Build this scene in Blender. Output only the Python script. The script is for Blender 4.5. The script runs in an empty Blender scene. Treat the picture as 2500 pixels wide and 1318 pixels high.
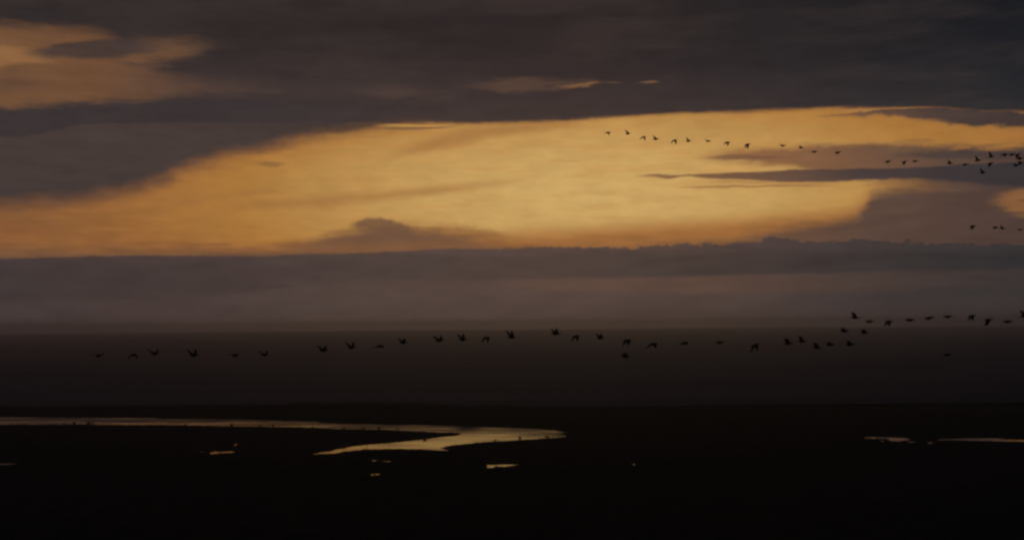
import bpy, bmesh, math, random
import numpy as np
from mathutils import Vector, Matrix

random.seed(7)
RNG = np.random.default_rng(7)
sc = bpy.context.scene
COL = sc.collection
R = math.radians

# ------------------------------------------------------------------ camera
PW, PH = 2500.0, 1318.0
F = 2807.0                                   # focal length in photograph pixels (about 48 degrees across)
CAM = Vector((0, 0, 44.0))
SEA_R = 9000.0                              # distance of the sea horizon
pitch, roll = math.atan(131.3 / F), R(0.46)
fwd = Vector((0, math.cos(pitch), math.sin(pitch)))
up0 = Vector((0, -math.sin(pitch), math.cos(pitch)))
rt0 = Vector((1, 0, 0))
rgt = math.cos(roll) * rt0 - math.sin(roll) * up0
upv = math.sin(roll) * rt0 + math.cos(roll) * up0
cam_d = bpy.data.cameras.new("camera")
cam = bpy.data.objects.new("camera", cam_d)
COL.objects.link(cam)
m = Matrix((rgt, upv, -fwd)).transposed().to_4x4()
m.translation = CAM
cam.matrix_world = m
cam_d.sensor_width = 36.0
cam_d.lens = 36.0 * F / PW
cam_d.clip_start, cam_d.clip_end = 0.5, 300000.0
sc.camera = cam


def ray(px, py):
    return (fwd + rgt * ((px - PW / 2) / F) - upv * ((py - PH / 2) / F))


def azel(px, py):
    d = ray(px, py).normalized()
    return math.degrees(math.atan2(d.x, d.y)), math.degrees(math.asin(d.z))


def ground(px, py, z=0.0):
    d = ray(px, py)
    t = (z - CAM.z) / d.z
    return CAM + d * t


def lin(c):
    out = []
    for v in c:
        v = v / 255.0
        out.append(v / 12.92 if v <= 0.04045 else ((v + 0.055) / 1.055) ** 2.4)
    return tuple(out) + (1.0,)


# ------------------------------------------------------------------ sky
sc.view_settings.view_transform = 'Standard'
sc.view_settings.look = 'None'
sc.view_settings.exposure = 0.0
sc.view_settings.gamma = 1.0
sc.view_settings.use_curve_mapping = False
sc.cycles.filter_width = 2.6
sc.cycles.max_bounces = 5
world = bpy.data.worlds.new("World")
sc.world = world
world.use_nodes = True
world.cycles.sampling_method = 'MANUAL'
world.cycles.sample_map_resolution = 512
wt = world.node_tree
wt.nodes.clear()


def plug(tree, sock, v):
    if hasattr(v, 'links') or isinstance(v, bpy.types.NodeSocket):
        tree.links.new(v, sock)
    else:
        sock.default_value = v


def M(op, a, b=None, c=None, clamp=False, tree=None):
    tree = tree or wt
    n = tree.nodes.new('ShaderNodeMath')
    n.operation = op
    n.use_clamp = clamp
    for i, v in enumerate((a, b, c)):
        if v is not None:
            plug(tree, n.inputs[i], v)
    return n.outputs[0]


def sstep(v, lo, hi, a=0.0, b=1.0, tree=None, kind='SMOOTHSTEP'):
    tree = tree or wt
    n = tree.nodes.new('ShaderNodeMapRange')
    n.interpolation_type = kind
    for i, x in enumerate((v, lo, hi, a, b)):
        plug(tree, n.inputs[i], x)
    return n.outputs[0]


def mixc(f, a, b, mode='MIX', tree=None):
    tree = tree or wt
    n = tree.nodes.new('ShaderNodeMix')
    n.data_type = 'RGBA'
    n.blend_type = mode
    plug(tree, n.inputs[0], f)
    plug(tree, n.inputs[6], a)
    plug(tree, n.inputs[7], b)
    return n.outputs[2]


def ramp(v, stops, tree=None):
    tree = tree or wt
    n = tree.nodes.new('ShaderNodeValToRGB')
    r = n.color_ramp
    while len(r.elements) < len(stops):
        r.elements.new(0.5)
    for e, (p, c) in zip(r.elements, stops):
        e.position = p
        e.color = c
    plug(tree, n.inputs[0], v)
    return n.outputs[0]


def noise(vec, scale, detail=4.0, rough=0.55, dist=0.0, tree=None):
    tree = tree or wt
    n = tree.nodes.new('ShaderNodeTexNoise')
    plug(tree, n.inputs['Vector'], vec)
    n.inputs['Scale'].default_value = scale
    n.inputs['Detail'].default_value = detail
    n.inputs['Roughness'].default_value = rough
    n.inputs['Distortion'].default_value = dist
    return n.outputs[0]


def vscale(vec, s, tree=None):
    tree = tree or wt
    n = tree.nodes.new('ShaderNodeVectorMath')
    n.operation = 'MULTIPLY'
    plug(tree, n.inputs[0], vec)
    n.inputs[1].default_value = s
    return n.outputs[0]


tc = wt.nodes.new('ShaderNodeTexCoord')
DIR = tc.outputs['Generated']
sep = wt.nodes.new('ShaderNodeSeparateXYZ')
wt.links.new(DIR, sep.inputs[0])
AZ = M('MULTIPLY', M('ARCTAN2', sep.outputs[0], sep.outputs[1]), 57.29578)      # degrees right of north
EL = M('MULTIPLY', M('ARCSINE', M('MINIMUM', M('MAXIMUM', sep.outputs[2], -1.0), 1.0)), 57.29578)
AZ0, AZW, EL0, ELW = -28.0, 56.0, -2.0, 20.0
wisp_n = noise(vscale(DIR, (57.3, 57.3, 57.3 * 5.0)), 0.10, 6.0, 0.55)          # long, flat streaks
wisp_f = noise(vscale(DIR, (57.3, 57.3, 57.3 * 7.0)), 0.35, 6.0, 0.6)           # finer streaks
puff_n = noise(vscale(DIR, (57.3, 57.3, 57.3 * 1.6)), 1.3, 7.0, 0.6)            # billowing edges
slow_n = noise(vscale(DIR, (57.3, 57.3, 57.3 * 3.0)), 0.05, 3.0, 0.5)
ragged_n = noise(vscale(DIR, (57.3, 57.3, 57.3 * 2.5)), 0.6, 6.0, 0.6)
fine_n = noise(vscale(DIR, (57.3, 57.3, 57.3 * 1.3)), 2.6, 4.0, 0.6)
AZC = M('ADD', AZ, M('MULTIPLY', M('SUBTRACT', ragged_n, 0.5), 1.5))
AZ01 = M('DIVIDE', M('SUBTRACT', AZ, AZ0), AZW, clamp=True)
AZC01 = M('DIVIDE', M('SUBTRACT', AZC, AZ0), AZW, clamp=True)


def warped(aw=0.0, af=0.0, ap=0.0):
    e = EL
    for amp, n in ((aw, wisp_n), (af, wisp_f), (ap, puff_n)):
        if amp:
            e = M('ADD', e, M('MULTIPLY', M('SUBTRACT', n, 0.5), amp))
    return e


W = {
    'none': EL,
    'puff': warped(0, 0.10, 0.42),
    'soft': warped(0.5, 0.30, 0.16),
    'wisp': warped(0.35, 0.30, 0.04),
    'thin': warped(0.14, 0.30, 0.14),
    'shred': warped(0.7, 0.9, 0.35),
}

billow = sstep(AZ, -6.0, 7.0, 0.14, 0.80)                # the bank's top is smooth on the left and billows on the right
W['bank'] = M('ADD', EL, M('ADD', M('MULTIPLY', M('SUBTRACT', fine_n, 0.5), M('MULTIPLY', billow, 0.75)), M('MULTIPLY', M('SUBTRACT', puff_n, 0.5), M('MULTIPLY', billow, 0.5))))


def curve(pts, rag=True):
    """A height over the horizon, in degrees, as a smooth function of azimuth, through points of the sky."""
    n = wt.nodes.new('ShaderNodeFloatCurve')
    mp = n.mapping
    mp.extend = 'HORIZONTAL'
    c = mp.curves[0]
    ae = sorted(azel(*p) for p in pts)
    xy = [((a - AZ0) / AZW, (e - EL0) / ELW) for a, e in ae]
    while len(c.points) < len(xy):
        c.points.new(0.5, 0.5)
    for p, (x, y) in zip(c.points, xy):
        p.location = (min(max(x, 0), 1), min(max(y, 0), 1))
        p.handle_type = 'AUTO_CLAMPED'
    mp.update()
    wt.links.new(AZC01 if rag else AZ01, n.inputs['Value'])
    return M('MULTIPLY_ADD', n.outputs[0], ELW, EL0)


def edge(pts, soft_px, warp, below=True):
    """1 on one side of the line, fading to 0 over soft_px across it."""
    s = soft_px / 49.0
    d = M('SUBTRACT', W[warp], curve(pts, warp not in ('none', 'bank')))
    if below:
        return sstep(d, -s / 2, s / 2, 1.0, 0.0)
    return sstep(d, -s / 2, s / 2, 0.0, 1.0)


def span(x0, x1, f0, f1):
    """Fade in between azimuths of x0..x0+f0 and out between x1-f1..x1."""
    parts = []
    if x0 is not None:
        a, b = azel(x0, 450)[0], azel(x0 + f0, 450)[0]
        parts.append(sstep(AZ, a, b))
    if x1 is not None:
        a, b = azel(x1 - f1, 450)[0], azel(x1, 450)[0]
        parts.append(sstep(AZ, a, b, 1.0, 0.0))
    return parts


def layer(sky, color, top=None, bottom=None, st=10, sb=10, warp='wisp', op=1.0, x=None, tex=None):
    f = op
    parts = []
    if top:
        parts.append(edge(top, st, warp, True))
    if bottom:
        parts.append(edge(bottom, sb, warp, False))
    if x:
        parts += span(*x)
    if tex:
        parts.append(tex)
    for p in parts:
        f = M('MULTIPLY', f, p)
    return mixc(f, sky, color)


def azramp(stops):
    return ramp(AZ01, [((azel(x, 450)[0] - AZ0) / AZW, lin(c)) for x, c in stops])


def blob(cx, cy, rx, ry):
    a, e = azel(cx, cy)
    a2 = azel(cx + rx, cy)[0] - a
    d = M('ADD', M('POWER', M('ABSOLUTE', M('DIVIDE', M('SUBTRACT', AZ, a), a2)), 2.0),
          M('POWER', M('ABSOLUTE', M('DIVIDE', M('SUBTRACT', W['wisp'], e), ry / 49.0)), 2.0))
    return M('POWER', 2.71828, M('MULTIPLY', d, -1.0))


# clear evening sky seen through the gap between the cloud layers; the sun is down behind the low bank
nish = wt.nodes.new('ShaderNodeTexSky')
nish.sky_type = 'NISHITA'
nish.sun_disc = False
SUN_AZ, SUN_EL = azel(1480, 700)[0], 1.5
nish.sun_elevation = R(SUN_EL)
nish.sun_rotation = R(SUN_AZ)
nish.air_density, nish.dust_density, nish.ozone_density = 1.5, 4.0, 1.0
glow = blob(1450, 480, 1380, 345)
clear = ramp(glow, [(0.0, lin((66, 57, 58))), (0.18, lin((104, 74, 54))), (0.42, lin((153, 102, 56))), (0.62, lin((176, 124, 62))),
                    (0.80, lin((194, 150, 86))), (1.0, lin((209, 172, 106)))])
clear = mixc(0.06, clear, mixc(1.0, nish.outputs[0], (0.05, 0.05, 0.05, 1), 'MULTIPLY'))
clear = mixc(M('MULTIPLY', sstep(wisp_f, 0.42, 0.70), 0.32), clear, lin((160, 108, 58)))
S = clear

# thin veils in the clear gap
veil = lin((158, 108, 60))
S = layer(S, veil, [(400, 505), (600, 492), (800, 478), (1000, 463), (1150, 448), (1320, 428)],
          [(400, 530), (600, 512), (800, 500), (1000, 482), (1150, 466), (1320, 440)], 26, 26, 'wisp', 0.62, (420, 1330, 260, 260))
S = layer(S, veil, [(900, 372), (1000, 352), (1120, 318), (1250, 302), (1450, 290)],
          [(900, 400), (1000, 382), (1120, 352), (1250, 328), (1450, 305)], 28, 30, 'wisp', 0.6, (900, 1480, 160, 160))
S = layer(S, veil, [(260, 512), (450, 482), (620, 462), (800, 440)], [(260, 525), (450, 500), (620, 478), (800, 455)], 20, 20, 'wisp', 0.45,
          (280, 780, 140, 200))
S = layer(S, lin((140, 100, 58)), [(610, 398), (660, 396), (710, 398)], [(610, 403), (660, 409), (710, 403)], 7, 7, 'thin', 0.75, (610, 715, 40, 40))
# orange-brown murk standing on the low bank
S = layer(S, lin((156, 99, 52)), [(950, 596), (1120, 588), (1300, 566), (1500, 552), (1700, 542), (1900, 530), (2100, 520)], None, 56, 10, 'soft', 0.85,
          (900, None, 300, 0))
S = layer(S, lin((160, 100, 48)), [(-60, 590), (300, 596), (700, 600), (900, 590)], None, 40, 10, 'soft', 0.6, (None, 900, 0, 200))
# wisps just over the bank at the left
S = layer(S, lin((140, 90, 54)), [(-60, 540), (0, 545), (120, 556), (220, 565)], [(-60, 590), (0, 588), (120, 582), (220, 574)], 20, 20, 'shred', 0.85,
          (None, 230, 0, 160))
S = layer(S, lin((118, 78, 55)), [(-60, 593), (0, 594), (100, 596)], [(-60, 602), (0, 602), (100, 600)], 7, 7, 'thin', 0.85, (None, 120, 0, 80))
S = layer(S, lin((138, 90, 54)), [(195, 582), (225, 583), (310, 592)], [(195, 584), (225, 592), (310, 597)], 6, 6, 'thin', 0.7, (190, 320, 40, 60))
S = layer(S, lin((140, 90, 54)), [(425, 596), (500, 595), (580, 594)], [(425, 599), (500, 602), (580, 597)], 5, 5, 'thin', 0.8, (425, 585, 50, 50))
# heap of cloud in the middle of the gap
heapc = azramp([(660, (138, 92, 56)), (800, (112, 81, 61)), (1000, (106, 78, 62)), (1120, (118, 84, 60)), (1240, (148, 100, 58))])
S = layer(S, lin((146, 98, 56)), [(600, 618), (720, 594), (800, 574), (880, 550), (980, 545), (1060, 556), (1150, 560), (1260, 590)], None, 44, 10, 'shred', 0.7)
S = layer(S, heapc, [(540, 622), (640, 598), (740, 584), (820, 572), (890, 558), (960, 553), (1000, 560), (1060, 567), (1130, 573), (1180, 582), (1280, 620)],
          None, 30, 10, 'shred', 0.92)
S = layer(S, heapc, [(640, 606), (760, 590), (850, 576), (950, 568), (1050, 574), (1150, 584), (1240, 600)], None, 34, 10, 'puff', 0.75, (620, 1240, 140, 120))
S = layer(S, lin((114, 83, 62)), [(845, 549), (872, 541), (900, 532), (940, 534), (985, 548), (1020, 558)], [(845, 554), (880, 560), (940, 568), (985, 566), (1020, 562)],
          10, 14, 'puff', 0.9, (840, 1025, 40, 50))
S = layer(S, lin((150, 104, 60)), [(980, 562), (1080, 552), (1190, 564), (1250, 576)], [(980, 568), (1080, 572), (1190, 580), (1250, 580)],
          20, 18, 'shred', 0.6, (980, 1240, 60, 60))
S = layer(S, lin((106, 79, 62)), [(690, 612), (760, 596), (850, 584), (950, 580), (1060, 584), (1140, 590), (1220, 608)], None, 22, 10, 'soft', 0.85, (680, 1230, 130, 90))
# cloud mass on the right
massc = azramp([(1750, (112, 80, 58)), (1950, (98, 73, 58)), (2120, (86, 68, 60)), (2300, (80, 63, 57)), (2500, (72, 58, 55))])
S = layer(S, lin((150, 100, 58)), [(1700, 590), (1850, 560), (1950, 542), (2040, 526), (2085, 510), (2105, 490), (2125, 468), (2180, 452), (2300, 444)],
          None, 70, 10, 'shred', 0.7)
S = layer(S, massc, [(1600, 606), (1750, 592), (1850, 574), (1950, 556), (2050, 540), (2100, 524), (2116, 504), (2130, 482), (2160, 467), (2210, 458), (2320, 448), (2560, 436)],
          None, 44, 10, 'shred', 0.95)
S = layer(S, lin((146, 100, 60)), [(2400, 492), (2450, 472), (2510, 458), (2570, 452)], [(2400, 496), (2450, 514), (2510, 524), (2570, 526)],
          26, 26, 'shred', 0.8, (2390, None, 90, 0))
S = layer(S, lin((92, 68, 56)), [(2470, 488), (2570, 486)], [(2470, 493), (2570, 495)], 6, 6, 'thin', 0.7, (2465, None, 40, 0))
# brownish stratus and its dark streaks on the right
strat = azramp([(1680, (158, 108, 62)), (1850, (134, 92, 62)), (2000, (118, 82, 62)), (2150, (100, 74, 62)), (2320, (78, 63, 60)), (2500, (66, 55, 55))])
S = layer(S, strat, [(1660, 388), (1720, 372), (1800, 364), (1900, 360), (2000, 356), (2100, 352), (2200, 350), (2290, 356), (2400, 360), (2560, 362)],
          [(1660, 392), (1750, 396), (1850, 400), (1950, 416), (2100, 440), (2250, 452), (2560, 470)], 26, 26, 'shred', 0.9, (1640, None, 220, 0))
S = layer(S, lin((116, 80, 62)), [(1700, 385), (1780, 379), (1880, 379), (1960, 384)], [(1700, 388), (1780, 391), (1880, 389), (1960, 386)], 6, 7, 'thin', 0.75,
          (1690, 1960, 80, 90))
S = layer(S, lin((64, 56, 56)), [(2120, 385), (2220, 377), (2330, 366), (2560, 362)], [(2120, 392), (2220, 391), (2330, 389), (2560, 392)], 16, 14, 'shred', 0.65,
          (2120, None, 160, 0))
S = layer(S, azramp([(1560, (132, 92, 60)), (1750, (112, 80, 62)), (1950, (90, 68, 60)), (2100, (70, 59, 58)), (2300, (62, 54, 55)), (2500, (56, 51, 53))]),
          [(1535, 432), (1580, 428), (1650, 428), (1700, 425), (1800, 421), (1900, 418), (1980, 415), (2060, 413), (2150, 411), (2300, 406), (2420, 400), (2560, 396)],
          [(1535, 432), (1580, 433), (1640, 436), (1670, 432), (1750, 437), (1850, 440), (1950, 444), (2050, 442), (2160, 437), (2300, 440), (2420, 452), (2560, 462)],
          6, 8, 'thin', 0.95, (1535, None, 60, 0))
S = layer(S, lin((150, 104, 62)), [(1610, 458), (1750, 453), (1900, 450), (2060, 446)], [(1610, 460), (1750, 458), (1900, 457), (2060, 458)], 5, 6, 'thin', 0.8,
          (1610, 2100, 100, 200))
S = layer(S, lin((164, 116, 64)), [(1700, 442), (1800, 441), (1960, 444)], [(1700, 444), (1800, 446), (1960, 448)], 4, 4, 'thin', 0.6, (1700, 1980, 60, 60))

# the big dark deck overhead
deck = azramp([(-100, (70, 59, 56)), (350, (72, 60, 56)), (900, (70, 58, 54)), (1400, (70, 57, 53)), (1800, (62, 53, 51)), (2150, (51, 47, 48)), (2500, (42, 42, 45))])
deck = mixc(1.0, deck, ramp(sstep(EL, 9.0, 16.5, kind='LINEAR'), [(0.0, (1, 1, 1, 1)), (0.22, (0.86, 0.86, 0.90, 1)), (0.45, (0.60, 0.63, 0.70, 1)),
                                                (0.66, (0.48, 0.52, 0.58, 1)), (1.0, (0.42, 0.46, 0.53, 1))]), 'MULTIPLY')
deck = mixc(sstep(EL, 16.0, 28.0), deck, lin((47, 51, 61)))
deck = mixc(M('MULTIPLY', sstep(wisp_n, 0.42, 0.62), 0.30), deck, lin((68, 57, 53)))
deck = mixc(M('MULTIPLY', sstep(slow_n, 0.50, 0.75), 0.20), deck, lin((40, 38, 41)))
under = [(-60, 500), (0, 494), (150, 482), (300, 459), (400, 427), (500, 392), (600, 368), (700, 346), (800, 328), (880, 313), (960, 304), (1050, 300), (1150, 301),
         (1300, 296), (1400, 291), (1500, 285), (1600, 279), (1700, 275), (1800, 271), (2000, 264), (2150, 262), (2300, 265), (2400, 270), (2560, 274)]
fringe_l = [(x, y + 9) for x, y in under]
S = layer(S, lin((140, 88, 54)), None, fringe_l, 10, 84, 'shred', 0.9, (None, 1050, 0, 420))
S = layer(S, lin((126, 84, 54)), None, [(x, y + 4) for x, y in under], 10, 12, 'thin', 0.7, (700, None, 300, 0))
f_left = edge([(x, y + (10 if x < 450 else 3)) for x, y in under], 58, 'shred', False)
f_right = edge(under, 11, 'thin', False)
xl = sstep(AZ, azel(620, 400)[0], azel(1180, 400)[0])
deck_f = M('ADD', M('MULTIPLY', f_left, M('SUBTRACT', 1.0, xl)), M('MULTIPLY', f_right, xl))
S = mixc(deck_f, S, deck)
# lens under the deck, left of centre
S = layer(S, lin((196, 146, 78)), [(890, 305), (960, 303), (1060, 306), (1130, 303)], [(890, 310), (960, 309), (1060, 309), (1130, 306)], 5, 4, 'none', 0.75,
          (900, 1110, 70, 60))
S = layer(S, lin((120, 84, 58)), [(905, 312), (980, 311), (1060, 310), (1140, 305)], [(905, 314), (980, 318), (1060, 315), (1140, 308)], 4, 5, 'none', 0.8,
          (905, 1140, 50, 70))
# dark lens under the deck on the right and the bright rim over it
S = layer(S, lin((170, 122, 74)), [(1900, 266), (2100, 265), (2270, 265), (2400, 270), (2560, 277)], [(1900, 271), (2100, 270), (2270, 270), (2400, 274), (2560, 280)],
          4, 5, 'thin', 0.55, (1950, None, 120, 0))
S = layer(S, azramp([(1980, (140, 100, 66)), (2150, (92, 70, 60)), (2300, (66, 56, 55)), (2500, (58, 51, 52))]),
          [(1970, 283), (2060, 278), (2100, 273), (2170, 268), (2240, 265), (2300, 265), (2360, 268), (2430, 272), (2560, 277)],
          [(1970, 285), (2060, 284), (2160, 283), (2240, 289), (2290, 299), (2350, 308), (2430, 308), (2500, 312), (2560, 314)], 5, 11, 'puff', 0.95, (1970, None, 70, 0))
S = layer(S, lin((130, 92, 62)), [(2215, 292), (2260, 288), (2330, 292)], [(2215, 295), (2260, 296), (2330, 302)], 5, 6, 'thin', 0.6, (2210, 2340, 50, 60))
# dark band and pale seam in the deck on the left
S = layer(S, lin((56, 49, 51)), [(-60, 262), (0, 262), (200, 258), (400, 246), (600, 244), (900, 252), (1200, 262)],
          [(-60, 334), (80, 332), (130, 322), (165, 309), (300, 306), (500, 303), (700, 301), (900, 298), (1200, 290)], 18, 7, 'thin', 0.72, (None, 1250, 0, 700))
S = layer(S, lin((104, 76, 62)), [(140, 305), (300, 303), (500, 300), (700, 298), (900, 297)], [(140, 309), (300, 306), (500, 303), (700, 301), (900, 300)], 5, 5, 'thin', 0.22,
          (150, 900, 120, 400))
# lit openings in the deck at the upper left
S = layer(S, azramp([(0, (118, 83, 57)), (220, (114, 79, 55)), (380, (96, 70, 55)), (520, (80, 62, 55)), (700, (70, 58, 54)), (900, (64, 54, 52))]),
          [(-60, 62), (0, 62), (200, 76), (330, 128), (372, 166), (430, 190), (520, 202), (700, 204), (950, 210)],
          [(-60, 258), (0, 258), (100, 256), (250, 250), (400, 240), (480, 230), (580, 228), (700, 232), (950, 236)], 44, 26, 'shred', 0.92, (None, 950, 0, 520))
S = layer(S, lin((110, 79, 57)), [(280, 100), (400, 96), (480, 100), (540, 106)], [(280, 172), (380, 158), (440, 148), (500, 128), (540, 112)], 30, 26, 'shred', 0.8,
          (270, 560, 90, 150))
S = layer(S, lin((146, 104, 66)), [(-60, 112), (0, 116), (80, 130), (200, 142)], [(-60, 166), (0, 160), (80, 152), (200, 146)], 22, 22, 'shred', 0.8, (None, 220, 0, 180))
S = layer(S, lin((66, 55, 53)), [(20, 138), (110, 120), (230, 100), (340, 96), (440, 104)], [(20, 139), (90, 142), (200, 147), (290, 145), (440, 118)], 10, 12, 'soft', 0.85,
          (20, 450, 110, 150))
S = layer(S, lin((90, 66, 53)), [(-60, 178), (60, 182), (150, 196)], [(-60, 218), (60, 222), (150, 206)], 34, 34, 'shred', 0.6, (None, 170, 0, 140))
S = layer(S, lin((78, 61, 54)), [(285, 160), (330, 157), (390, 160)], [(285, 162), (330, 166), (390, 168)], 7, 8, 'soft', 0.6, (285, 400, 40, 70))
S = layer(S, lin((92, 66, 54)), [(285, 200), (340, 201), (420, 204)], [(285, 202), (340, 206), (420, 206)], 6, 7, 'soft', 0.5, (285, 430, 50, 70))
# faint brown streaks in the deck with the two bright flecks
S = layer(S, lin((90, 68, 57)), [(1080, 210), (1180, 200), (1270, 196), (1360, 204), (1450, 206), (1520, 204)], [(1080, 212), (1180, 218), (1270, 220), (1360, 218), (1450, 214), (1520, 206)],
          18, 16, 'shred', 0.75, (1060, 1530, 200, 100))
S = layer(S, lin((80, 63, 57)), [(820, 216), (960, 206), (1060, 224), (1150, 225)], [(820, 220), (960, 238), (1060, 238), (1150, 230)], 26, 26, 'shred', 0.55,
          (780, 1180, 180, 160))
S = layer(S, lin((132, 94, 64)), [(1350, 213), (1420, 210), (1450, 203), (1480, 205)], [(1350, 216), (1420, 217), (1450, 211), (1480, 207)], 6, 7, 'soft', 0.8, (1340, 1475, 60, 30))
S = layer(S, lin((124, 90, 64)), [(1545, 200), (1600, 197), (1640, 197)], [(1545, 201), (1600, 202), (1640, 200)], 5, 5, 'thin', 0.85, (1545, 1620, 45, 25))
S = layer(S, lin((104, 76, 60)), [(1460, 204), (1500, 204), (1540, 204)], [(1460, 206), (1500, 208), (1540, 206)], 4, 4, 'soft', 0.55, (1460, 1530, 40, 25))

# the low bank down to the horizon
bank = azramp([(-100, (68, 58, 58)), (300, (74, 62, 61)), (800, (84, 69, 64)), (1250, (89, 72, 66)), (1700, (84, 68, 63)), (2000, (70, 60, 58)), (2300, (59, 54, 54)), (2500, (54, 51, 52))])
bank = mixc(M('MULTIPLY', sstep(wisp_n, 0.40, 0.66), 0.35), bank, lin((66, 55, 52)))
bank = layer(bank, azramp([(0, (62, 54, 54)), (900, (72, 60, 57)), (1300, (78, 64, 58)), (1900, (62, 54, 52)), (2500, (46, 45, 47))]),
             [(0, 640), (800, 632), (1400, 620), (2000, 616), (2500, 614)], [(0, 730), (500, 720), (1000, 686), (1400, 682), (1900, 668), (2500, 656)], 30, 14, 'soft', 0.75)
bank = layer(bank, azramp([(1200, (100, 76, 64)), (1700, (98, 74, 62)), (2200, (74, 60, 54)), (2500, (62, 54, 52))]),
             [(1200, 690), (1300, 683), (1500, 680), (1800, 672), (2100, 666), (2500, 656)],
             [(1200, 698), (1300, 706), (1500, 712), (1800, 716), (2100, 712), (2500, 700)], 8, 22, 'thin', 0.65, (1150, None, 160, 0))
bank = layer(bank, azramp([(600, (78, 64, 59)), (1000, (84, 68, 61))]), [(650, 686), (900, 680), (1150, 690)], [(650, 696), (900, 700), (1150, 704)], 10, 14, 'thin', 0.5, (620, 1250, 200, 200))
bank = layer(bank, azramp([(0, (73, 61, 61)), (900, (86, 69, 65)), (1500, (85, 68, 63)), (2100, (71, 60, 59)), (2500, (58, 53, 54))]),
             [(0, 790), (900, 775), (1700, 765), (2500, 762)], None, 26, 10, 'soft', 0.7)
btop = [(-60, 631), (60, 630), (200, 626), (350, 624), (500, 625), (640, 626), (720, 621), (880, 618), (1000, 612), (1110, 606), (1200, 608), (1340, 603), (1480, 605),
        (1600, 600), (1690, 595), (1770, 598), (1800, 591), (1845, 589), (1875, 579), (1905, 577), (1930, 585), (1960, 590), (2020, 590), (2100, 585), (2200, 590), (2350, 596), (2560, 598)]
bk = edge(btop, 6, 'bank', True)
S = mixc(M('MULTIPLY', bk, 0.97), S, bank)
S = mixc(0.30, S, mixc(1.0, S, ramp(M('ADD', M('MULTIPLY', ragged_n, 0.5), M('MULTIPLY', wisp_f, 0.5)), [(0.32, (0.55, 0.55, 0.57, 1)), (0.68, (1.45, 1.43, 1.38, 1))]), 'MULTIPLY'))
S = mixc(sstep(EL, -2.0, -0.7, 1.0, 0.0), S, lin((30, 27, 28)))
bg = wt.nodes.new('ShaderNodeBackground')
wt.links.new(S, bg.inputs[0])
bg.inputs[1].default_value = 1.0
wo = wt.nodes.new('ShaderNodeOutputWorld')
wt.links.new(bg.outputs[0], wo.inputs[0])


# ------------------------------------------------------------------ materials
def material(name):
    mt = bpy.data.materials.new(name)
    mt.use_nodes = True
    t = mt.node_tree
    b = t.nodes['Principled BSDF']
    return mt, t, b


def objcoord(t, kind='Object'):
    n = t.nodes.new('ShaderNodeTexCoord')
    return n.outputs[kind]


def varied(name, c1, c2, scale, rough=1.0, spec=0.0):
    mt, t, b = material(name)
    v = noise(objcoord(t), scale, 6.0, 0.6, tree=t)
    t.links.new(ramp(v, [(0.3, c1 + (1,)), (0.7, c2 + (1,))], tree=t), b.inputs['Base Color'])
    b.inputs['Roughness'].default_value = rough
    b.inputs['Specular IOR Level'].default_value = spec
    return mt


def calm_water(name, ruffle=None, streaks=None):
    mt, t, b = material(name)
    b.inputs['Base Color'].default_value = (0.006, 0.007, 0.007, 1)
    b.inputs['IOR'].default_value = 1.333
    co = objcoord(t)
    n1 = noise(vscale(co, (0.030, 0.085, 1), t), 1.0, 5.0, 0.6, tree=t)
    rgh = sstep(n1, 0.40, 0.62, 0.04, 0.16, tree=t)
    if ruffle:
        gx, gy, rx, ry = ruffle
        s = t.nodes.new('ShaderNodeSeparateXYZ')
        t.links.new(co, s.inputs[0])
        d = M('ADD', M('POWER', M('ABSOLUTE', M('DIVIDE', M('SUBTRACT', s.outputs[0], gx, tree=t), rx, tree=t), tree=t), 2.0, tree=t),
              M('POWER', M('ABSOLUTE', M('DIVIDE', M('SUBTRACT', s.outputs[1], gy, tree=t), ry, tree=t), tree=t), 2.0, tree=t), tree=t)
        g = M('POWER', 2.71828, M('MULTIPLY', d, -1.0, tree=t), tree=t)
        rgh = M('ADD', rgh, M('MULTIPLY', g, 0.35, tree=t), tree=t)
    if streaks:
        at = t.nodes.new('ShaderNodeAttribute')
        at.attribute_name = 'wind'
        w = M('MULTIPLY', at.outputs['Fac'], sstep(noise(vscale(co, (0.02, 0.10, 1), t), 1.0, 5.0, 0.6, tree=t), 0.30, 0.62, 0.45, 1.25, tree=t), tree=t)
        rgh = M('ADD', rgh, M('MULTIPLY', w, 0.30, tree=t), tree=t)
    t.links.new(rgh, b.inputs['Roughness'])
    bump = t.nodes.new('ShaderNodeBump')
    bump.inputs['Strength'].default_value = 0.05
    bump.inputs['Distance'].default_value = 0.05
    t.links.new(noise(vscale(co, (0.4, 1.2, 1), t), 1.0, 5.0, 0.6, tree=t), bump.inputs['Height'])
    t.links.new(bump.outputs[0], b.inputs['Normal'])
    return mt


def sea_water():
    mt, t, b = material('sea_water')
    b.inputs['Base Color'].default_value = (0.012, 0.020, 0.042, 1)
    b.inputs['IOR'].default_value = 1.333
    b.inputs['Specular IOR Level'].default_value = 0.4
    co = objcoord(t)
    n = noise(vscale(co, (0.0016, 0.012, 1), t), 1.0, 5.0, 0.6, tree=t)
    t.links.new(sstep(n, 0.35, 0.65, 0.80, 1.0, tree=t), b.inputs['Roughness'])
    return mt


mat_ground = varied('marsh_soil', (0.012, 0.011, 0.009), (0.032, 0.029, 0.022), 0.15)
mat_leaf = varied('marsh_foliage', (0.03, 0.036, 0.016), (0.06, 0.06, 0.03), 3.0)
mat_wood = varied('weathered_wood', (0.05, 0.04, 0.03), (0.12, 0.10, 0.08), 6.0)
mat_bird = varied('dark_feathers', (0.018, 0.016, 0.016), (0.045, 0.04, 0.038), 9.0, 0.75)
mat_sand = varied('wet_sand', (0.03, 0.027, 0.022), (0.07, 0.06, 0.05), 0.4)


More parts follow.
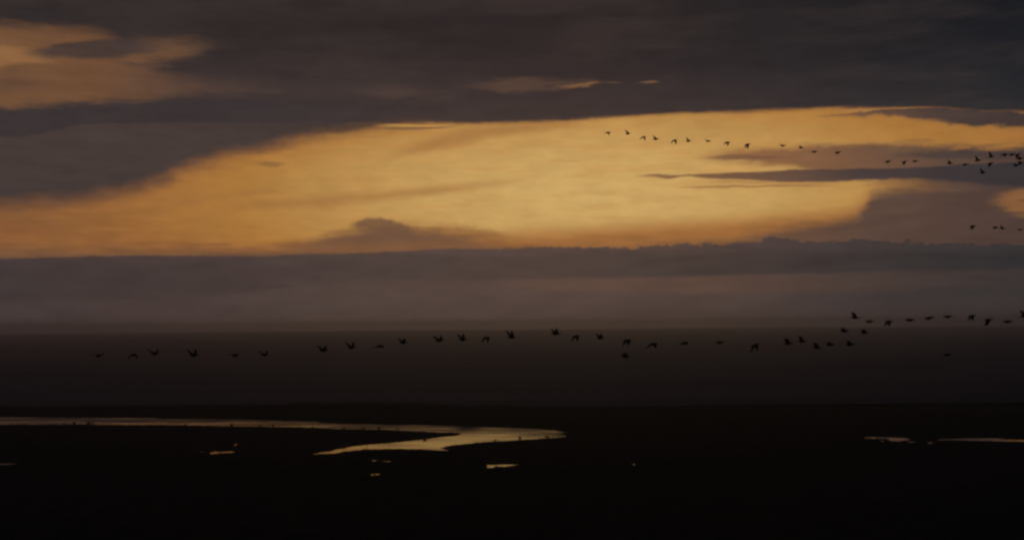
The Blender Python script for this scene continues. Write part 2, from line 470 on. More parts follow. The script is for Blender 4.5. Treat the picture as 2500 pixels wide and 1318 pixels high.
def mesh_object(name, verts, faces, mat, parent=None, smooth=False):
    me = bpy.data.meshes.new(name)
    me.from_pydata(verts, [], faces)
    me.materials.append(mat)
    if smooth:
        me.polygons.foreach_set('use_smooth', [True] * len(me.polygons))
    me.update()
    o = bpy.data.objects.new(name, me)
    COL.objects.link(o)
    if parent:
        o.parent = parent
    return o


def tag(o, label=None, category=None, group=None, kind=None):
    for k, v in (('label', label), ('category', category), ('group', group), ('kind', kind)):
        if v:
            o[k] = v
    return o


# ------------------------------------------------------------------ the lie of the land
river_px = [(-60, 1017), (0, 1017.5), (100, 1018), (200, 1019), (300, 1020), (400, 1021.5), (500, 1022), (580, 1023), (650, 1026), (690, 1027), (770, 1028), (778, 1031),
            (800, 1033), (860, 1034), (950, 1036.5), (1000, 1037), (1100, 1039), (1200, 1041.5), (1280, 1045), (1340, 1049), (1384, 1055), (1368, 1058.5), (1386, 1064),
            (1368, 1067.5), (1330, 1069), (1270, 1073), (1200, 1078), (1140, 1082), (1100, 1087), (1076, 1093), (1102, 1100), (1060, 1098.5), (1010, 1096), (980, 1094.5),
            (930, 1095), (890, 1096.5), (850, 1101), (810, 1106.5), (758, 1108.5), (800, 1102), (850, 1092), (900, 1085), (960, 1080), (1000, 1076), (1040, 1072), (1080, 1067),
            (1110, 1063), (1131, 1059), (1110, 1056.5), (1050, 1053.5), (980, 1050.5), (940, 1048.5), (880, 1047.5), (830, 1047), (780, 1044), (720, 1042), (660, 1041),
            (600, 1040), (550, 1039.5), (500, 1038.5), (400, 1037.5), (250, 1036.5), (200, 1035.5), (100, 1035.5), (0, 1035), (-60, 1035)]
ponds_px = {
    'lagoon_a': [(2098, 1068), (2130, 1066.5), (2165, 1067), (2207, 1068), (2220, 1071), (2230, 1073), (2215, 1074), (2200, 1076.5), (2195, 1078), (2185, 1076.5), (2168, 1075),
                 (2158, 1073), (2172, 1071.3), (2160, 1070), (2130, 1070)],
    'lagoon_b': [(2276, 1072.8), (2300, 1071.3), (2350, 1070), (2400, 1069), (2447, 1069.5), (2457, 1072), (2500, 1072.5), (2560, 1071), (2560, 1079), (2500, 1077.5), (2440, 1077),
                 (2400, 1076), (2350, 1074.6), (2300, 1074.4)],
    'pool_r1': [(2262, 1079.5), (2282, 1078.8), (2276, 1082.4), (2262, 1082.6)],
    'pool_r2': [(2149, 1074.3), (2160, 1074), (2158, 1076.6), (2150, 1076.8)],
    'pool_r3': [(2210, 1077.8), (2228, 1077.4), (2250, 1079), (2228, 1080)],
    'pool_l1': [(508, 1101.5), (516, 1103), (524, 1100.8), (535, 1102), (560, 1100.8), (578, 1100.8), (576, 1104), (540, 1105.6), (522, 1107), (512, 1108.8)],
    'pool_l2': [(487, 1101.5), (500, 1100.8), (497, 1103.4), (490, 1103.6)],
    'pool_l3': [(569, 1085), (576, 1083.4), (577, 1086.4), (571, 1088)],
    'pool_c1': [(904, 1122.6), (924, 1122.6), (922, 1125), (906, 1125)],
    'pool_c2': [(930, 1124), (958, 1125), (954, 1127.6), (932, 1126.6)],
    'pool_c3': [(899, 1157.5), (915, 1156.3), (935, 1155), (930, 1158.8), (904, 1160)],
    'pool_c4': [(1182, 1132), (1195, 1134), (1230, 1133), (1276, 1133.5), (1240, 1138), (1228, 1139.5), (1215, 1138), (1205, 1141), (1184, 1142.5), (1189, 1137)],
    'pool_c5': [(1544, 1131.3), (1553, 1131), (1551, 1134), (1545, 1134)],
    'pool_f1': [(-50, 1131), (60, 1130.8), (20, 1134), (-50, 1133.8)],
}
shore_px = [(-900, 996), (-200, 992), (0, 991.5), (100, 992.5), (300, 991), (500, 990), (700, 988), (900, 987), (1100, 990), (1300, 992), (1500, 994), (1700, 994.5), (1850, 995.5),
            (2000, 997), (2200, 998.5), (2500, 1000.5), (2800, 1002), (3500, 1006)]


def poly(pts):
    out = []
    for p in pts:
        g = ground(*p)
        out.append((g.x, g.y))
    return np.array(out)


river = poly(river_px)
ponds = {k: poly(v) for k, v in ponds_px.items()}
shore = poly(shore_px)


def sdist(P, X, Y):
    """Distance to a closed outline, negative inside it."""
    d2 = np.full(X.shape, 1e12)
    inside = np.zeros(X.shape, bool)
    n = len(P)
    for i in range(n):
        ax, ay = P[i]
        bx, by = P[(i + 1) % n]
        ex, ey = bx - ax, by - ay
        t = np.clip(((X - ax) * ex + (Y - ay) * ey) / (ex * ex + ey * ey + 1e-9), 0, 1)
        d2 = np.minimum(d2, (X - ax - t * ex) ** 2 + (Y - ay - t * ey) ** 2)
        if ay != by:
            c = ((ay > Y) != (by > Y)) & (X < ex * (Y - ay) / (by - ay) + ax)
            inside ^= c
    d = np.sqrt(d2)
    return np.where(inside, -d, d)


def vnoise(X, Y, seed):
    r = np.random.default_rng(seed)
    T = r.random((256, 256))
    xi, yi = np.floor(X).astype(int), np.floor(Y).astype(int)
    fx, fy = X - xi, Y - yi
    fx, fy = fx * fx * (3 - 2 * fx), fy * fy * (3 - 2 * fy)
    g = lambda a, b: T[a % 256, b % 256]
    return (g(xi, yi) * (1 - fx) + g(xi + 1, yi) * fx) * (1 - fy) + (g(xi, yi + 1) * (1 - fx) + g(xi + 1, yi + 1) * fx) * fy


def land_height(X, Y):
    wx = X + 1.6 * (vnoise(X / 2.2, Y / 5, 1) - .5) + 2.4 * (vnoise(X / 9, Y / 14, 2) - .5)
    wy = Y + 3.0 * (vnoise(X / 1.7, Y / 4, 3) - .5) + 3.5 * (vnoise(X / 8, Y / 12, 4) - .5)
    near = (X > -420) & (X < 420) & (Y > 225) & (Y < 760)
    sd = np.full(X.shape, 60.0)
    xs, ys = wx[near], wy[near]
    s = sdist(river, X[near] + 0.5 * (xs - X[near]), Y[near] + 0.6 * (ys - Y[near]))
    for k, P in ponds.items():
        c = (P.min(0) - 6, P.max(0) + 6)
        box = (xs > c[0][0]) & (xs < c[1][0]) & (ys > c[0][1]) & (ys < c[1][1])
        sp = np.full(xs.shape, 60.0)
        sp[box] = sdist(P, X[near][box] + 0.25 * (xs - X[near])[box], Y[near][box] + 0.2 * (ys - Y[near])[box])
        s = np.minimum(s, sp + (0.5 if len(P) > 8 else -0.1 if k == 'pool_l3' else 0.3) + 0.9 * (vnoise(xs / 2.0, ys / 2.0, 11) - .45))
    sd[near] = s
    ysh = np.interp(wx, shore[:, 0], shore[:, 1])
    sea_d = ysh - wy                                       # positive on the land side
    sd = np.minimum(sd, sea_d)
    relief = 0.25 * vnoise(X / 30, Y / 30, 5) + 0.18 * vnoise(X / 6, Y / 6, 6) + 0.10 * vnoise(X / 1.5, Y / 1.5, 7)
    z = np.where(sd > 0, np.minimum(0.055 * sd, 0.22) + relief * np.clip(sd / 12, 0, 1), np.maximum(0.12 * sd, -0.8))
    t = np.clip((Y + 5) / 125, 0, 1)
    hill = 42.2 * (1 - t * t * (3 - 2 * t)) * np.clip(1 - (np.abs(X) - 60) / 400, 0, 1) ** 2
    back = np.clip((Y + 600) / 500, 0, 1)
    return z + hill * back


def grade(lo, hi, step, far_lo, far_hi, g=1.35):
    mid = list(np.arange(lo, hi + 1e-6, step))
    s, a = step, []
    v = lo
    while v > far_lo:
        s *= g
        v -= s
        a.append(v)
    s, b = step, []
    v = hi
    while v < far_hi:
        s *= g
        v += s
        b.append(v)
    return np.array(a[::-1] + mid + b)


gx = grade(-330, 330, 0.55, -9000, 9000)
gy = np.concatenate([grade(235, 700, 1.0, -9000, 240)[:-0 or None]])
gy = gy[gy <= 702]
GX, GY = np.meshgrid(gx, gy)
GZ = land_height(GX, GY)
nx, ny = len(gx), len(gy)
idx = np.arange(nx * ny).reshape(ny, nx)
quads = np.stack([idx[:-1, :-1], idx[:-1, 1:], idx[1:, 1:], idx[1:, :-1]], -1).reshape(-1, 4)
co = np.stack([GX, GY, GZ], -1).reshape(-1, 3).astype(np.float32)
me = bpy.data.meshes.new('ground')
me.vertices.add(len(co))
me.vertices.foreach_set('co', co.ravel())
me.loops.add(quads.size)
me.loops.foreach_set('vertex_index', quads.ravel().astype(np.int32))
me.polygons.add(len(quads))
me.polygons.foreach_set('loop_start', np.arange(0, quads.size, 4, dtype=np.int32))
me.update(calc_edges=True)
me.materials.append(mat_ground)
ground_o = bpy.data.objects.new('ground', me)
COL.objects.link(ground_o)
tag(ground_o, 'dark marshy ground at dusk around the winding river', kind='structure')


def hgt(x, y):
    return float(land_height(np.array([x]), np.array([y]))[0])


def water_sheet(name, P, cell, reach, mat):
    """A level water surface under an outline and a little way in under its banks."""
    x = np.arange(P[:, 0].min() - reach - cell, P[:, 0].max() + reach + cell, cell)
    y = np.arange(P[:, 1].min() - reach - cell, P[:, 1].max() + reach + cell, cell)
    X, Y = np.meshgrid(x, y)
    ok = sdist(P, X + cell / 2, Y + cell / 2)[:-1, :-1] < reach
    v, f, seen = [], [], {}
    for j, i in zip(*np.nonzero(ok)):
        q = []
        for a, b in ((j, i), (j, i + 1), (j + 1, i + 1), (j + 1, i)):
            if (a, b) not in seen:
                seen[(a, b)] = len(v)
                v.append((x[b], y[a], 0.0))
            q.append(seen[(a, b)])
        f.append(q)
    return mesh_object(name, v, f, mat)


rf = ground(1143, 1042)
mat_river = calm_water('river_water', (rf.x, rf.y - 3, 3.6, 9.0), True)
mat_pool = calm_water('pool_water')
river_o = water_sheet('river', river, 2.0, 5.0, mat_river)
fb = poly([p for p in river_px[:21]])                     # the far bank: a breeze ruffles the water under it
rv = np.empty(len(river_o.data.vertices) * 3)
river_o.data.vertices.foreach_get('co', rv)
rv = rv.reshape(-1, 3)
yfar = np.interp(rv[:, 0], fb[:, 0], fb[:, 1])
at = river_o.data.attributes.new('wind', 'FLOAT', 'POINT')
at.data.foreach_set('value', np.exp(-np.clip((yfar - rv[:, 1]) / 32.0, 0, 9) ** 2).astype(np.float32))
tag(river_o, 'calm winding river mirroring the golden sky', kind='structure')
pool_labels = {
    'lagoon_a': 'ragged shallow lagoon right of the river, tapering to the left',
    'lagoon_b': 'long narrow lagoon running out at the right edge',
    'pool_r1': 'small puddle in front of the gap between the two lagoons',
    'pool_r2': 'tiny puddle under the ragged tapering lagoon',
    'pool_r3': 'thin puddle below the right tip of the ragged lagoon',
    'pool_l1': 'long thin pool with forked end in the dark marsh left of the river bend',
    'pool_l2': 'tiny puddle beside the forked end of the thin pool',
    'pool_l3': 'small bright puddle just beyond the long thin pool',
    'pool_c1': 'faint narrow puddle in front of the river\'s pointed end',
    'pool_c2': 'faint puddle to the right of another narrow one before the river',
    'pool_c3': 'thin puddle nearest the viewer in the black marsh',
    'pool_c4': 'forked pool in the black marsh in front of the river bend',
    'pool_c5': 'lone tiny puddle far right of the river bend',
    'pool_f1': 'faint grey puddle running out at the left edge',
}
for k, P in ponds.items():
    o = water_sheet('lagoon' if k.startswith('lagoon') else 'pool', P, 1.0, 1.6, mat_pool)
    tag(o, pool_labels[k], kind='structure')
v, f = [], []
na = 400
for k in range(na + 1):
    x_ = -SEA_R * 0.985 + 2 * SEA_R * 0.985 * k / na
    far = math.sqrt(SEA_R ** 2 - x_ ** 2)
    for t in (0, .01, .03, .08, .2, .45, .75, 1.0):
        v.append((x_, 615 + (far - 615) * t, 0.0))
for k in range(na):
    for q in range(7):
        f.append((k * 8 + q, (k + 1) * 8 + q, (k + 1) * 8 + q + 1, k * 8 + q + 1))
tag(mesh_object('sea', v, f, sea_water()), 'wide dull grey sea under the cloud bank', kind='structure')

# thin evening haze over land and sea
hx, hy0, hy1, hz0, hz1 = 14000, -14000, SEA_R + 600, -2.2, 63.5
hv = [(x, y, z) for z in (hz0, hz1) for x, y in ((-hx, hy0), (hx, hy0), (hx, hy1), (-hx, hy1))]
hm = bpy.data.materials.new('evening_haze')
hm.use_nodes = True
hm.node_tree.nodes.clear()
vol = hm.node_tree.nodes.new('ShaderNodeVolumePrincipled')
vol.inputs['Color'].default_value = (0.72, 0.79, 1.0, 1)
vol.inputs['Density'].default_value = 0.00021
vol.inputs['Anisotropy'].default_value = 0.82
ho = hm.node_tree.nodes.new('ShaderNodeOutputMaterial')
hm.node_tree.links.new(vol.outputs[0], ho.inputs['Volume'])
tag(mesh_object('haze', hv, [(0, 3, 2, 1), (4, 5, 6, 7), (0, 1, 5, 4), (1, 2, 6, 5), (2, 3, 7, 6), (3, 0, 4, 7)], hm), 'thin grey evening haze over marsh and sea', kind='stuff')

# low sandbar just off the shore
bm = bmesh.new()
c = ground(1265, 979)
ring = []
ring = []
vs = []
for i in range(40):
    t = i / 40 * 2 * math.pi
    rr = 1 + 0.25 * math.sin(3 * t + 1) + 0.12 * math.sin(7 * t)
    vs.append(bm.verts.new((c.x + 16 * rr * math.cos(t), c.y + 5 * rr * math.sin(t), -0.15)))
vt = [bm.verts.new((c.x + (v.co.x - c.x) * 0.6, c.y + (v.co.y - c.y) * 0.6, 0.16 + 0.06 * random.random())) for v in vs]
ct = bm.verts.new((c.x, c.y, 0.25))
for i in range(40):
    j = (i + 1) % 40
    bm.faces.new((vs[i], vs[j], vt[j], vt[i]))
    bm.faces.new((vt[i], vt[j], ct))
me = bpy.data.meshes.new('sandbar')
bm.to_mesh(me)
me.materials.append(mat_sand)
o = bpy.data.objects.new('sandbar', me)
COL.objects.link(o)
tag(o, 'low dark sandbar awash just off the shore', kind='structure')


# ------------------------------------------------------------------ scrub, grass and shrubs
def blades(points, hmin, hmax, per, spread, seed):
    r = random.Random(seed)
    v, f = [], []
    for (x, y, z) in points:
        h0 = r.uniform(hmin, hmax)
        for _ in range(per):
            a = r.uniform(0, 2 * math.pi)
            d = spread * r.random()
            bx, by = x + d * math.cos(a), y + d * math.sin(a)
            h = h0 * r.uniform(0.5, 1.0)
            wdt = 0.03 + 0.06 * r.random()
            b2 = r.uniform(0, math.pi)
            lx, ly = r.gauss(0, 0.25) * h, r.gauss(0, 0.25) * h
            n = len(v)
            v += [(bx - wdt * math.cos(b2), by - wdt * math.sin(b2), z - 0.03), (bx + wdt * math.cos(b2), by + wdt * math.sin(b2), z - 0.03), (bx + lx, by + ly, z + h)]
            f.append((n, n + 1, n + 2))
    return v, f


def along(P, step, closed=True):
    out = []
    n = len(P)
    for i in range(n if closed else n - 1):
        a, b = P[i], P[(i + 1) % n]
        L = np.hypot(*(b - a))
        k = max(1, int(L / step))
        for j in range(k):
            out.append(a + (b - a) * (j + random.random()) / k)
    return np.array(out)


rp = along(river, 0.5)
rp = np.concatenate([rp + RNG.normal(0, 1.6, rp.shape), rp + RNG.normal(0, 3.5, rp.shape)])
rp = rp[(np.abs(rp[:, 0]) < 330)]
pp = np.concatenate([along(P, 0.5) for P in ponds.values()])
rp = np.concatenate([rp, pp + RNG.normal(0, 0.9, pp.shape)])
hz = land_height(rp[:, 0], rp[:, 1])
keep = hz > 0.02
pts = [(x, y, z) for (x, y), z in zip(rp[keep], hz[keep])]
v, f = blades(pts, 0.15, 0.55, 7, 0.5, 3)
tag(mesh_object('marsh_grass', v, f, mat_leaf), 'short rough grass along the river banks', 'grass', kind='stuff')

sp = along(shore[(shore[:, 0] > -420) & (shore[:, 0] < 420)], 0.35, False)
sp = np.concatenate([sp + np.stack([RNG.normal(0, 0.6, len(sp)), -RNG.random(len(sp)) * 8 - 0.5], -1) for _ in range(3)])
hz = land_height(sp[:, 0], sp[:, 1])
tall = vnoise(sp[:, 0] / 5, sp[:, 1] / 30, 21)
v, f = [], []
for (x, y), z, tl in zip(sp, hz, tall):
    if z < 0.0:
        continue
    h = 0.25 + 0.75 * tl ** 2
    for _ in range(5):
        a = random.uniform(0, 6.28)
        d = random.random() * 0.6
        px_, py_, pz_ = x + d * math.cos(a), y + d * math.sin(a), z + h * random.random()
        s = 0.12 + 0.16 * random.random()
        u = Vector((random.gauss(0, 1), random.gauss(0, 1), random.gauss(0, 1))).normalized() * s
        w = u.orthogonal().normalized() * s * 0.6
        p = Vector((px_, py_, pz_))
        n = len(v)
        v += [tuple(p - u), tuple(p + w), tuple(p + u), tuple(p - w)]
        f.append((n, n + 1, n + 2, n + 3))
tag(mesh_object('shore_scrub', v, f, mat_leaf), 'low dark scrub along the sea shore beyond the river', 'scrub', kind='stuff')


def shrub(px, py, wpx, hpx, label):
    g = ground(px, py)
    sc_ = g.y / F
    w, h = wpx * sc_ * 1.15, hpx * sc_ * 1.35
    z0 = max(hgt(g.x, g.y), 0.0)
    root = bpy.data.objects.new('shrub', None)
    COL.objects.link(root)
    root.location = (g.x, g.y, z0)
    tag(root, label, 'shrub', 'shrubs on the river banks')
    v, f = [], []
    lobes = [(random.uniform(-.32, .32) * w, random.uniform(-.3, .3) * w, random.uniform(.35, .62) * h, random.uniform(.55, 1.0)) for _ in range(5)]
    for _ in range(520):
        lx, ly, lz, ls = random.choice(lobes)
        d = Vector((random.gauss(0, 1), random.gauss(0, 1), random.gauss(0, 1))).normalized() * random.random() ** 0.4
        p = Vector((lx + d.x * w * .28 * ls, ly + d.y * w * .28 * ls, max(0.03, lz + d.z * h * .42 * ls)))
        s = random.uniform(.035, .075) * max(w, h)
        u = Vector((random.gauss(0, 1), random.gauss(0, 1), random.gauss(0, 1))).normalized() * s
        q = u.orthogonal().normalized() * s * .55
        n = len(v)
        v += [tuple(p - u), tuple(p + q), tuple(p + u), tuple(p - q)]
        f.append((n, n + 1, n + 2, n + 3))
    mesh_object('foliage', v, f, mat_leaf, root)
    v, f = [], []
    for k in range(5):
        a = random.uniform(0, 6.28)
        tip = Vector((math.cos(a) * w * .28, math.sin(a) * w * .28, h * .75))
        base = Vector((math.cos(a) * .04, math.sin(a) * .04, -0.05))
        for j in range(4):
            for (pt, r) in ((base, .035), (tip, .012)):
                t = j / 4 * 2 * math.pi
                v.append((pt.x + r * math.cos(t), pt.y + r * math.sin(t), pt.z))
        o_ = k * 8
        for j in range(4):
            j2 = (j + 1) % 4
            f.append((o_ + 2 * j, o_ + 2 * j2, o_ + 2 * j2 + 1, o_ + 2 * j + 1))
    mesh_object('stem', v, f, mat_wood, root)


for args in [
    (180, 1036.5, 11, 5.5, 'round dark shrub on the near bank at the far left of the river'),
    (214, 1036.8, 13, 5, 'wide low shrub just right of the leftmost round shrub'),
    (226, 1037, 7, 4.5, 'small shrub touching the right side of a wide low shrub'),
    (158, 1036.5, 6, 3, 'tiny shrub just left of the leftmost round shrub'),
    (453, 1038.5, 7, 3.5, 'low shrub on the left reach of river, beyond the thin forked pool'),
    (568, 1040.5, 10, 5, 'dark shrub on the near bank straight behind the small bright puddle'),
    (635, 1041.2, 6, 3, 'tiny low shrub between two taller ones on the near bank'),
    (665, 1042, 7, 4.5, 'small round shrub where the river starts to bend right'),
    (694, 1028, 6, 4.5, 'lone shrub on the far bank left of the bank step'),
    (763, 1044, 5, 2.8, 'tiny shrub on the near bank below the step of the far bank'),
    (841, 1048, 10, 4, 'flat shrub left of the tallest shrub on the river spit'),
    (888, 1048.5, 8, 3.8, 'small shrub between the flat shrub and the tall one on the spit'),
    (925, 1049.5, 10, 7, 'tallest round shrub on the river spit'),
    (971, 1051, 7, 5, 'small upright shrub right of the tallest one on the spit'),
    (1037, 1072.5, 14, 4, 'low spreading shrub on the lower edge of the river spit'),
    (1209, 1078.5, 8, 3.5, 'low shrub on the bank below the wide river bend'),
    (1270, 1073.5, 7, 7, 'small upright shrub on the bank of the wide bend'),
    (1336, 1069.5, 12, 4.5, 'flat shrub near the right end of the river bend'),
]:
    shrub(*args)


def stake(px, py, h, lean, label):
    g = ground(px, py)
    bm = bmesh.new()
    n = 8
    rings = []
    for (t, r) in ((0, .07), (.3, .065), (.7, .055), (.96, .05), (1.0, .03)):
        rings.append([bm.verts.new((lean * t * h + r * math.cos(2 * math.pi * k / n), r * math.sin(2 * math.pi * k / n), -.4 + (h + .4) * t)) for k in range(n)])
    for A, B in zip(rings, rings[1:]):
        for k in range(n):
            bm.faces.new((A[k], A[(k + 1) % n], B[(k + 1) % n], B[k]))
    bm.faces.new(rings[-1])
    me = bpy.data.meshes.new('stake')
    bm.to_mesh(me)
    me.materials.append(mat_wood)
    o = bpy.data.objects.new('stake', me)
    o.location = (g.x, g.y, 0)
    COL.objects.link(o)
    tag(o, label, 'stake', 'stakes at the water edge')


stake(895, 1091, 1.1, 0.03, 'thin dark stake standing in the river\'s narrow lower arm')
stake(1104, 1056.5, 0.9, -0.05, 'thin stake on the tip of the river spit')


# ------------------------------------------------------------------ birds
def bird_mesh(flap, bend, sweep, span_=0.64, size=1.0):
    """One waterbird, nose along +x: body, neck, bill, tail and both wings as one closed surface."""
    prof = [(-.44, .050, .006, -.005), (-.36, .052, .016, -.004), (-.27, .050, .040, -.004), (-.20, .066, .064, -.006), (-.12, .085, .082, -.008), (-.04, .096, .092, -.010),
            (.04, .095, .092, -.008), (.12, .078, .078, .0), (.18, .052, .056, .010), (.245, .034, .038, .020), (.30, .034, .037, .026), (.34, .036, .038, .028),
            (.37, .024, .026, .024), (.40, .011, .012, .019), (.46, .003, .004, .014)]
    n = 12
    V, Fc = [], []
    for (x, w, h, zc) in prof:
        w, h = w * 1.22, h * 1.28
        for k in range(n):
            t = 2 * math.pi * (k + 0.5) / n
            V.append([x, w * math.cos(t), zc + h * math.sin(t)])
    id_ = lambda i, k: i * n + k % n
    a, b = 4, 7                                            # wing roots span these rings
    seg = {1: n - 1, -1: n // 2 - 1}                        # the side strip on +y is between k=n-1 and k=0, on -y between n/2-1 and n/2
    for i in range(len(prof) - 1):
        for k in range(n):
            if a <= i < b and k in seg.values():
                continue
            Fc.append((id_(i, k), id_(i + 1, k), id_(i + 1, k + 1), id_(i, k + 1)))
    Fc.append(tuple(id_(0, k) for k in range(n)))
    Fc.append(tuple(id_(len(prof) - 1, k) for k in reversed(range(n))))
    stations = [(.10, .27, .034, 0.01), (.28, .26, .026, .02), (.48, .26, .020, .02), (.62, .23, .015, -.01), (.78, .18, .011, -.07), (.91, .11, .007, -.14), (1.0, .03, .005, -.21)]
    for side in (1, -1):
        k0 = seg[side]
        lo = k0 if side == 1 else k0 + 1
        hi = k0 + 1 if side == 1 else k0
        top = [id_(i, hi) for i in range(a, b + 1)]
        bot = [id_(i, lo) for i in range(a, b + 1)]
        y0, z0 = .090, .024
        prev_y, prev_z, prev_s = y0, z0, 0.0
        for (s, chord, th, dx) in stations:
            ang = flap + (bend * min(1.0, max(0.0, (s - .40) / .35)))
            ds = (s - prev_s) * span_
            prev_y += ds * math.cos(ang)
            prev_z += ds * math.sin(ang)
            prev_s = s
            le = .125 + dx - sweep * s
            nt, nb = [], []
            for q in range(b - a + 1):
                u = 1 - q / (b - a)                        # 1 at the trailing edge
                x = le - chord * u
                prof_t = th * (1.0 - abs(u - .35) * 1.1)
                nt.append(len(V))
                V.append([x, side * (prev_y - prof_t * math.sin(ang)), prev_z + prof_t * math.cos(ang)])
                nb.append(len(V))
                V.append([x, side * (prev_y + .4 * prof_t * math.sin(ang)), prev_z - .4 * prof_t * math.cos(ang)])
            for q in range(b - a):
                Fc.append((top[q], top[q + 1], nt[q + 1], nt[q]) if side == 1 else (top[q + 1], top[q], nt[q], nt[q + 1]))
                Fc.append((bot[q + 1], bot[q], nb[q], nb[q + 1]) if side == 1 else (bot[q], bot[q + 1], nb[q + 1], nb[q]))
            Fc.append((bot[0], top[0], nt[0], nb[0]))
            Fc.append((top[-1], bot[-1], nb[-1], nt[-1]))
            top, bot = nt, nb
        for q in range(b - a):
            Fc.append((top[q], top[q + 1], bot[q + 1], bot[q]))
    V = [(x * size, y * size, z * size) for x, y, z in V]
    me = bpy.data.meshes.new('bird')
    me.from_pydata(V, [], Fc)
    bm = bmesh.new()
    bm.from_mesh(me)
    bmesh.ops.recalc_face_normals(bm, faces=bm.faces)
    bm.to_mesh(me)
    bm.free()
    me.polygons.foreach_set('use_smooth', [True] * len(me.polygons))
    me.materials.append(mat_bird)
    return me


BIRD = 0.68                                  # duck-sized, and as much nearer


def bird(px, py, dist, flap, label, group, yaw=-36, tilt=0.0, bank=0.0, size=1.0):
    if flap >= 0:
        bend = R(8)
    else:
        bend = R(-28)
    if flap > 15:
        yaw, flap = yaw * 0.68, flap * 0.92
    me = bird_mesh(R(flap), bend, 0.10 + 0.10 * abs(flap) / 50, size=size * BIRD)
    o = bpy.data.objects.new('bird', me)
    d = ray(px, py)
    o.location = CAM + d * (dist * BIRD)
    o.rotation_mode = 'XYZ'
    o.rotation_euler = (R(bank), R(-tilt), R(yaw))
    COL.objects.link(o)
    tag(o, label, 'bird', group)
    return o


def pose(fl):
    return ('wings raised high' if fl >= 38 else 'wings half raised' if fl >= 18 else 'wings spread level' if fl > -12 else
            'wings half lowered' if fl > -28 else 'wings pressed down')


ORD = ['first', 'second', 'third', 'fourth', 'fifth', 'sixth', 'seventh', 'eighth', 'ninth', 'tenth', 'eleventh', 'twelfth', 'thirteenth', 'fourteenth', 'fifteenth', 'sixteenth',
       'seventeenth', 'eighteenth', 'nineteenth', 'twentieth', 'twenty-first', 'twenty-second', 'twenty-third', 'twenty-fourth', 'twenty-fifth', 'twenty-sixth']

# (x, y, flap, tilt, bank)
low = [(240, 868, 12, -4, 0), (326, 866, -24, 4, 0), (378, 863, 32, 2, 0), (473, 867, 42, 0, 0), (575, 867, 8, 6, 0), (646, 866, 32, -4, 0), (790, 855, 30, -4, 0),
       (858, 848, 38, -2, 0), (926, 845, -3, 12, 0), (985, 836, 36, -2, 0), (1073, 831, 34, 6, 0), (1130, 829, 44, 0, 0), (1188, 824, -32, 0, 0), (1249, 823, 56, 0, 0),
       (1357, 814, 32, -6, 0), (1406, 821, -34, 4, 0), (1466, 825, 38, 0, 0), (1532, 831, -28, 4, 0), (1594, 840, -18, 6, 0), (1671, 837, -6, 6, 0), (1758, 836, 3, 8, 0),
       (1843, 843, -34, 14, 8), (1925, 838, 38, 4, 0), (1958, 833, 44, -4, 0)]
for i, (x, y, fl, ti, ba) in enumerate(low):
    bird(x, y, 96 + 9 * math.sin(i * 1.7), fl, f'{ORD[i]} bird from the left in the long low line, {pose(fl)}', 'birds in the long low line over the sea',
         -36 + 7 * math.sin(i * 2.3), ti, ba)
bird(1527, 870, 97, 22, 'dark bird flying alone below the middle of the long low line, wings half raised', 'birds in the long low line over the sea', -30, -4)
tail_ = [(1994, 848, 34, -8, 0, 'lowest bird of the loose bunch at the right end of the low line, wings up'),
         (2027, 841, 16, -2, 0, 'bird with flat wings just right of the lowest one in the loose bunch'),
         (2075, 841, 26, -2, 0, 'rightmost bird of the loose bunch closing the low line'),
         (2061, 808, 20, -4, 0, 'left bird of the pair just under the horizon above the loose bunch'),
         (2111, 812, 24, -2, 0, 'right bird of the pair just under the horizon above the loose bunch')]
for i, (x, y, fl, ti, ba, lb) in enumerate(tail_):
    bird(x, y, 100 + 5 * math.sin(i * 2.1), fl, lb, 'loose bunch of birds under the horizon', -34 + 5 * math.sin(i), ti, ba)
hor = [(2087, 775, 38, -8, 0), (2123, 785, 5, 0, 0), (2170, 785, -30, 0, 0), (2222, 781, 4, 2, 0), (2269, 776, -2, 8, 0), (2315, 773, 6, 7, 0), (2373, 771, -32, 6, 0),
       (2413, 781, -42, 4, 0), (2460, 785, 1, 0, 0)]
for i, (x, y, fl, ti, ba) in enumerate(hor):
    bird(x, y, 98 + 7 * math.sin(i * 1.3), fl, f'{ORD[i]} bird from the left on the horizon line, {pose(fl)}', 'row of birds on the horizon line',
         -36 + 6 * math.sin(i * 1.9), ti, ba)
bird(2501, 772, 95, 48, 'dark bird cut by the right edge at the end of the horizon row, wings raised', 'row of birds on the horizon line', -40, 0)
bird(2314, 866, 108, 6, 'lone faint bird low over the sea below the horizon row', 'birds in the long low line over the sea', -34, 4)
mid = [(2375, 552, -30, 2, 0, 'leftmost of the four small birds before the right cloud mass, wings pressed down'),
       (2430, 555, -8, -2, 0, 'small level-winged bird, second of the four before the right cloud mass'),
       (2447, 558, 30, -8, 0, 'small bird with raised wing, third of the four before the right cloud mass'),
       (2491, 561, 1, 1, 0, 'small bird nearest the right edge before the right cloud mass')]
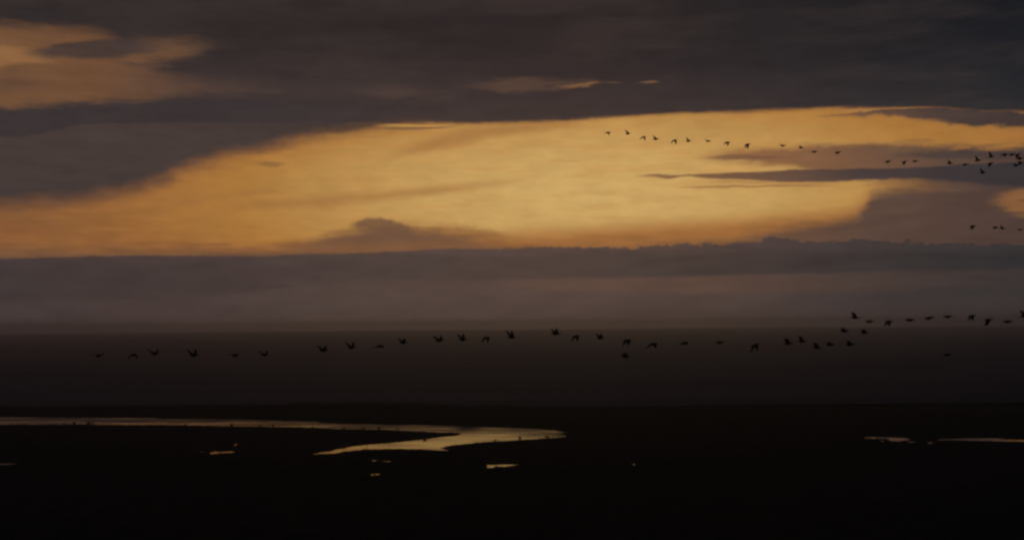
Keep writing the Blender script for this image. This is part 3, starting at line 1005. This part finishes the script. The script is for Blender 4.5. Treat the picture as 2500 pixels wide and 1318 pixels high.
for i, (x, y, fl, ti, ba, lb) in enumerate(mid):
    bird(x, y, 140 + 6 * i, fl, lb, 'four birds before the right cloud mass', -36, ti, ba)
upper = [(1484, 324, -10, 0, 0), (1533, 327, 46, 0, 0), (1571, 335, -24, 4, 0), (1601, 340, 26, -4, 0), (1647, 343, -30, 4, 0), (1681, 345, 36, -2, 0), (1729, 345, 12, -10, 0),
         (1776, 348, -26, -6, 0), (1825, 353, -38, 2, 0), (1912, 356, 6, 0, 0), (1956, 361, 16, -4, 0), (1989, 371, 1, 4, 0), (2046, 373, 2, 16, 0), (2169, 395, 2, 20, 0),
         (2208, 395, -28, 12, 10), (2235, 394, 2, 2, 0)]
for i, (x, y, fl, ti, ba) in enumerate(upper):
    bird(x, y, 148 + 12 * math.sin(i * 1.4), fl, f'{ORD[i]} bird from the left in the golden gap, {pose(fl)}', 'upper line of birds in the golden gap',
         -34 + 8 * math.sin(i * 2.7), ti, ba)
knot = [(2319, 399, 22, -10, 0, 'leftmost bird of the upper right knot, wings half raised'),
        (2357, 402, 1, 6, 0, 'thin level bird, second from the left in the upper right knot'),
        (2387, 392, 46, 0, 0, 'bird with a steep raised wing between the thin level one and the knot'),
        (2399, 422, 44, -6, 0, 'lowest bird of the upper right knot, under the dark streak'),
        (2420, 383, 62, -4, 0, 'bird with its wing straight up in the upper right knot'),
        (2418, 399, -26, 4, 0, 'bird with lowered wings right below the one with its wing straight up'),
        (2453, 377, -14, -4, 0, 'first bird along the top of the upper right knot'),
        (2471, 378, 4, 18, 0, 'climbing bird at the top of the upper right knot'),
        (2484, 378, -30, 12, 0, 'bird with lowered wings at the top right of the knot'),
        (2491, 388, 18, 8, 0, 'bird under the top right pair of the knot'),
        (2482, 404, 14, 14, 0, 'left bird of the overlapping dark pair at the right edge'),
        (2492, 399, 24, 24, 0, 'right bird of the overlapping dark pair at the right edge')]
for i, (x, y, fl, ti, ba, lb) in enumerate(knot):
    bird(x, y, 138 + 6 * math.sin(i * 1.9), fl, lb, 'knot of birds at the upper right', -34 + 8 * math.sin(i * 1.7), ti, ba)
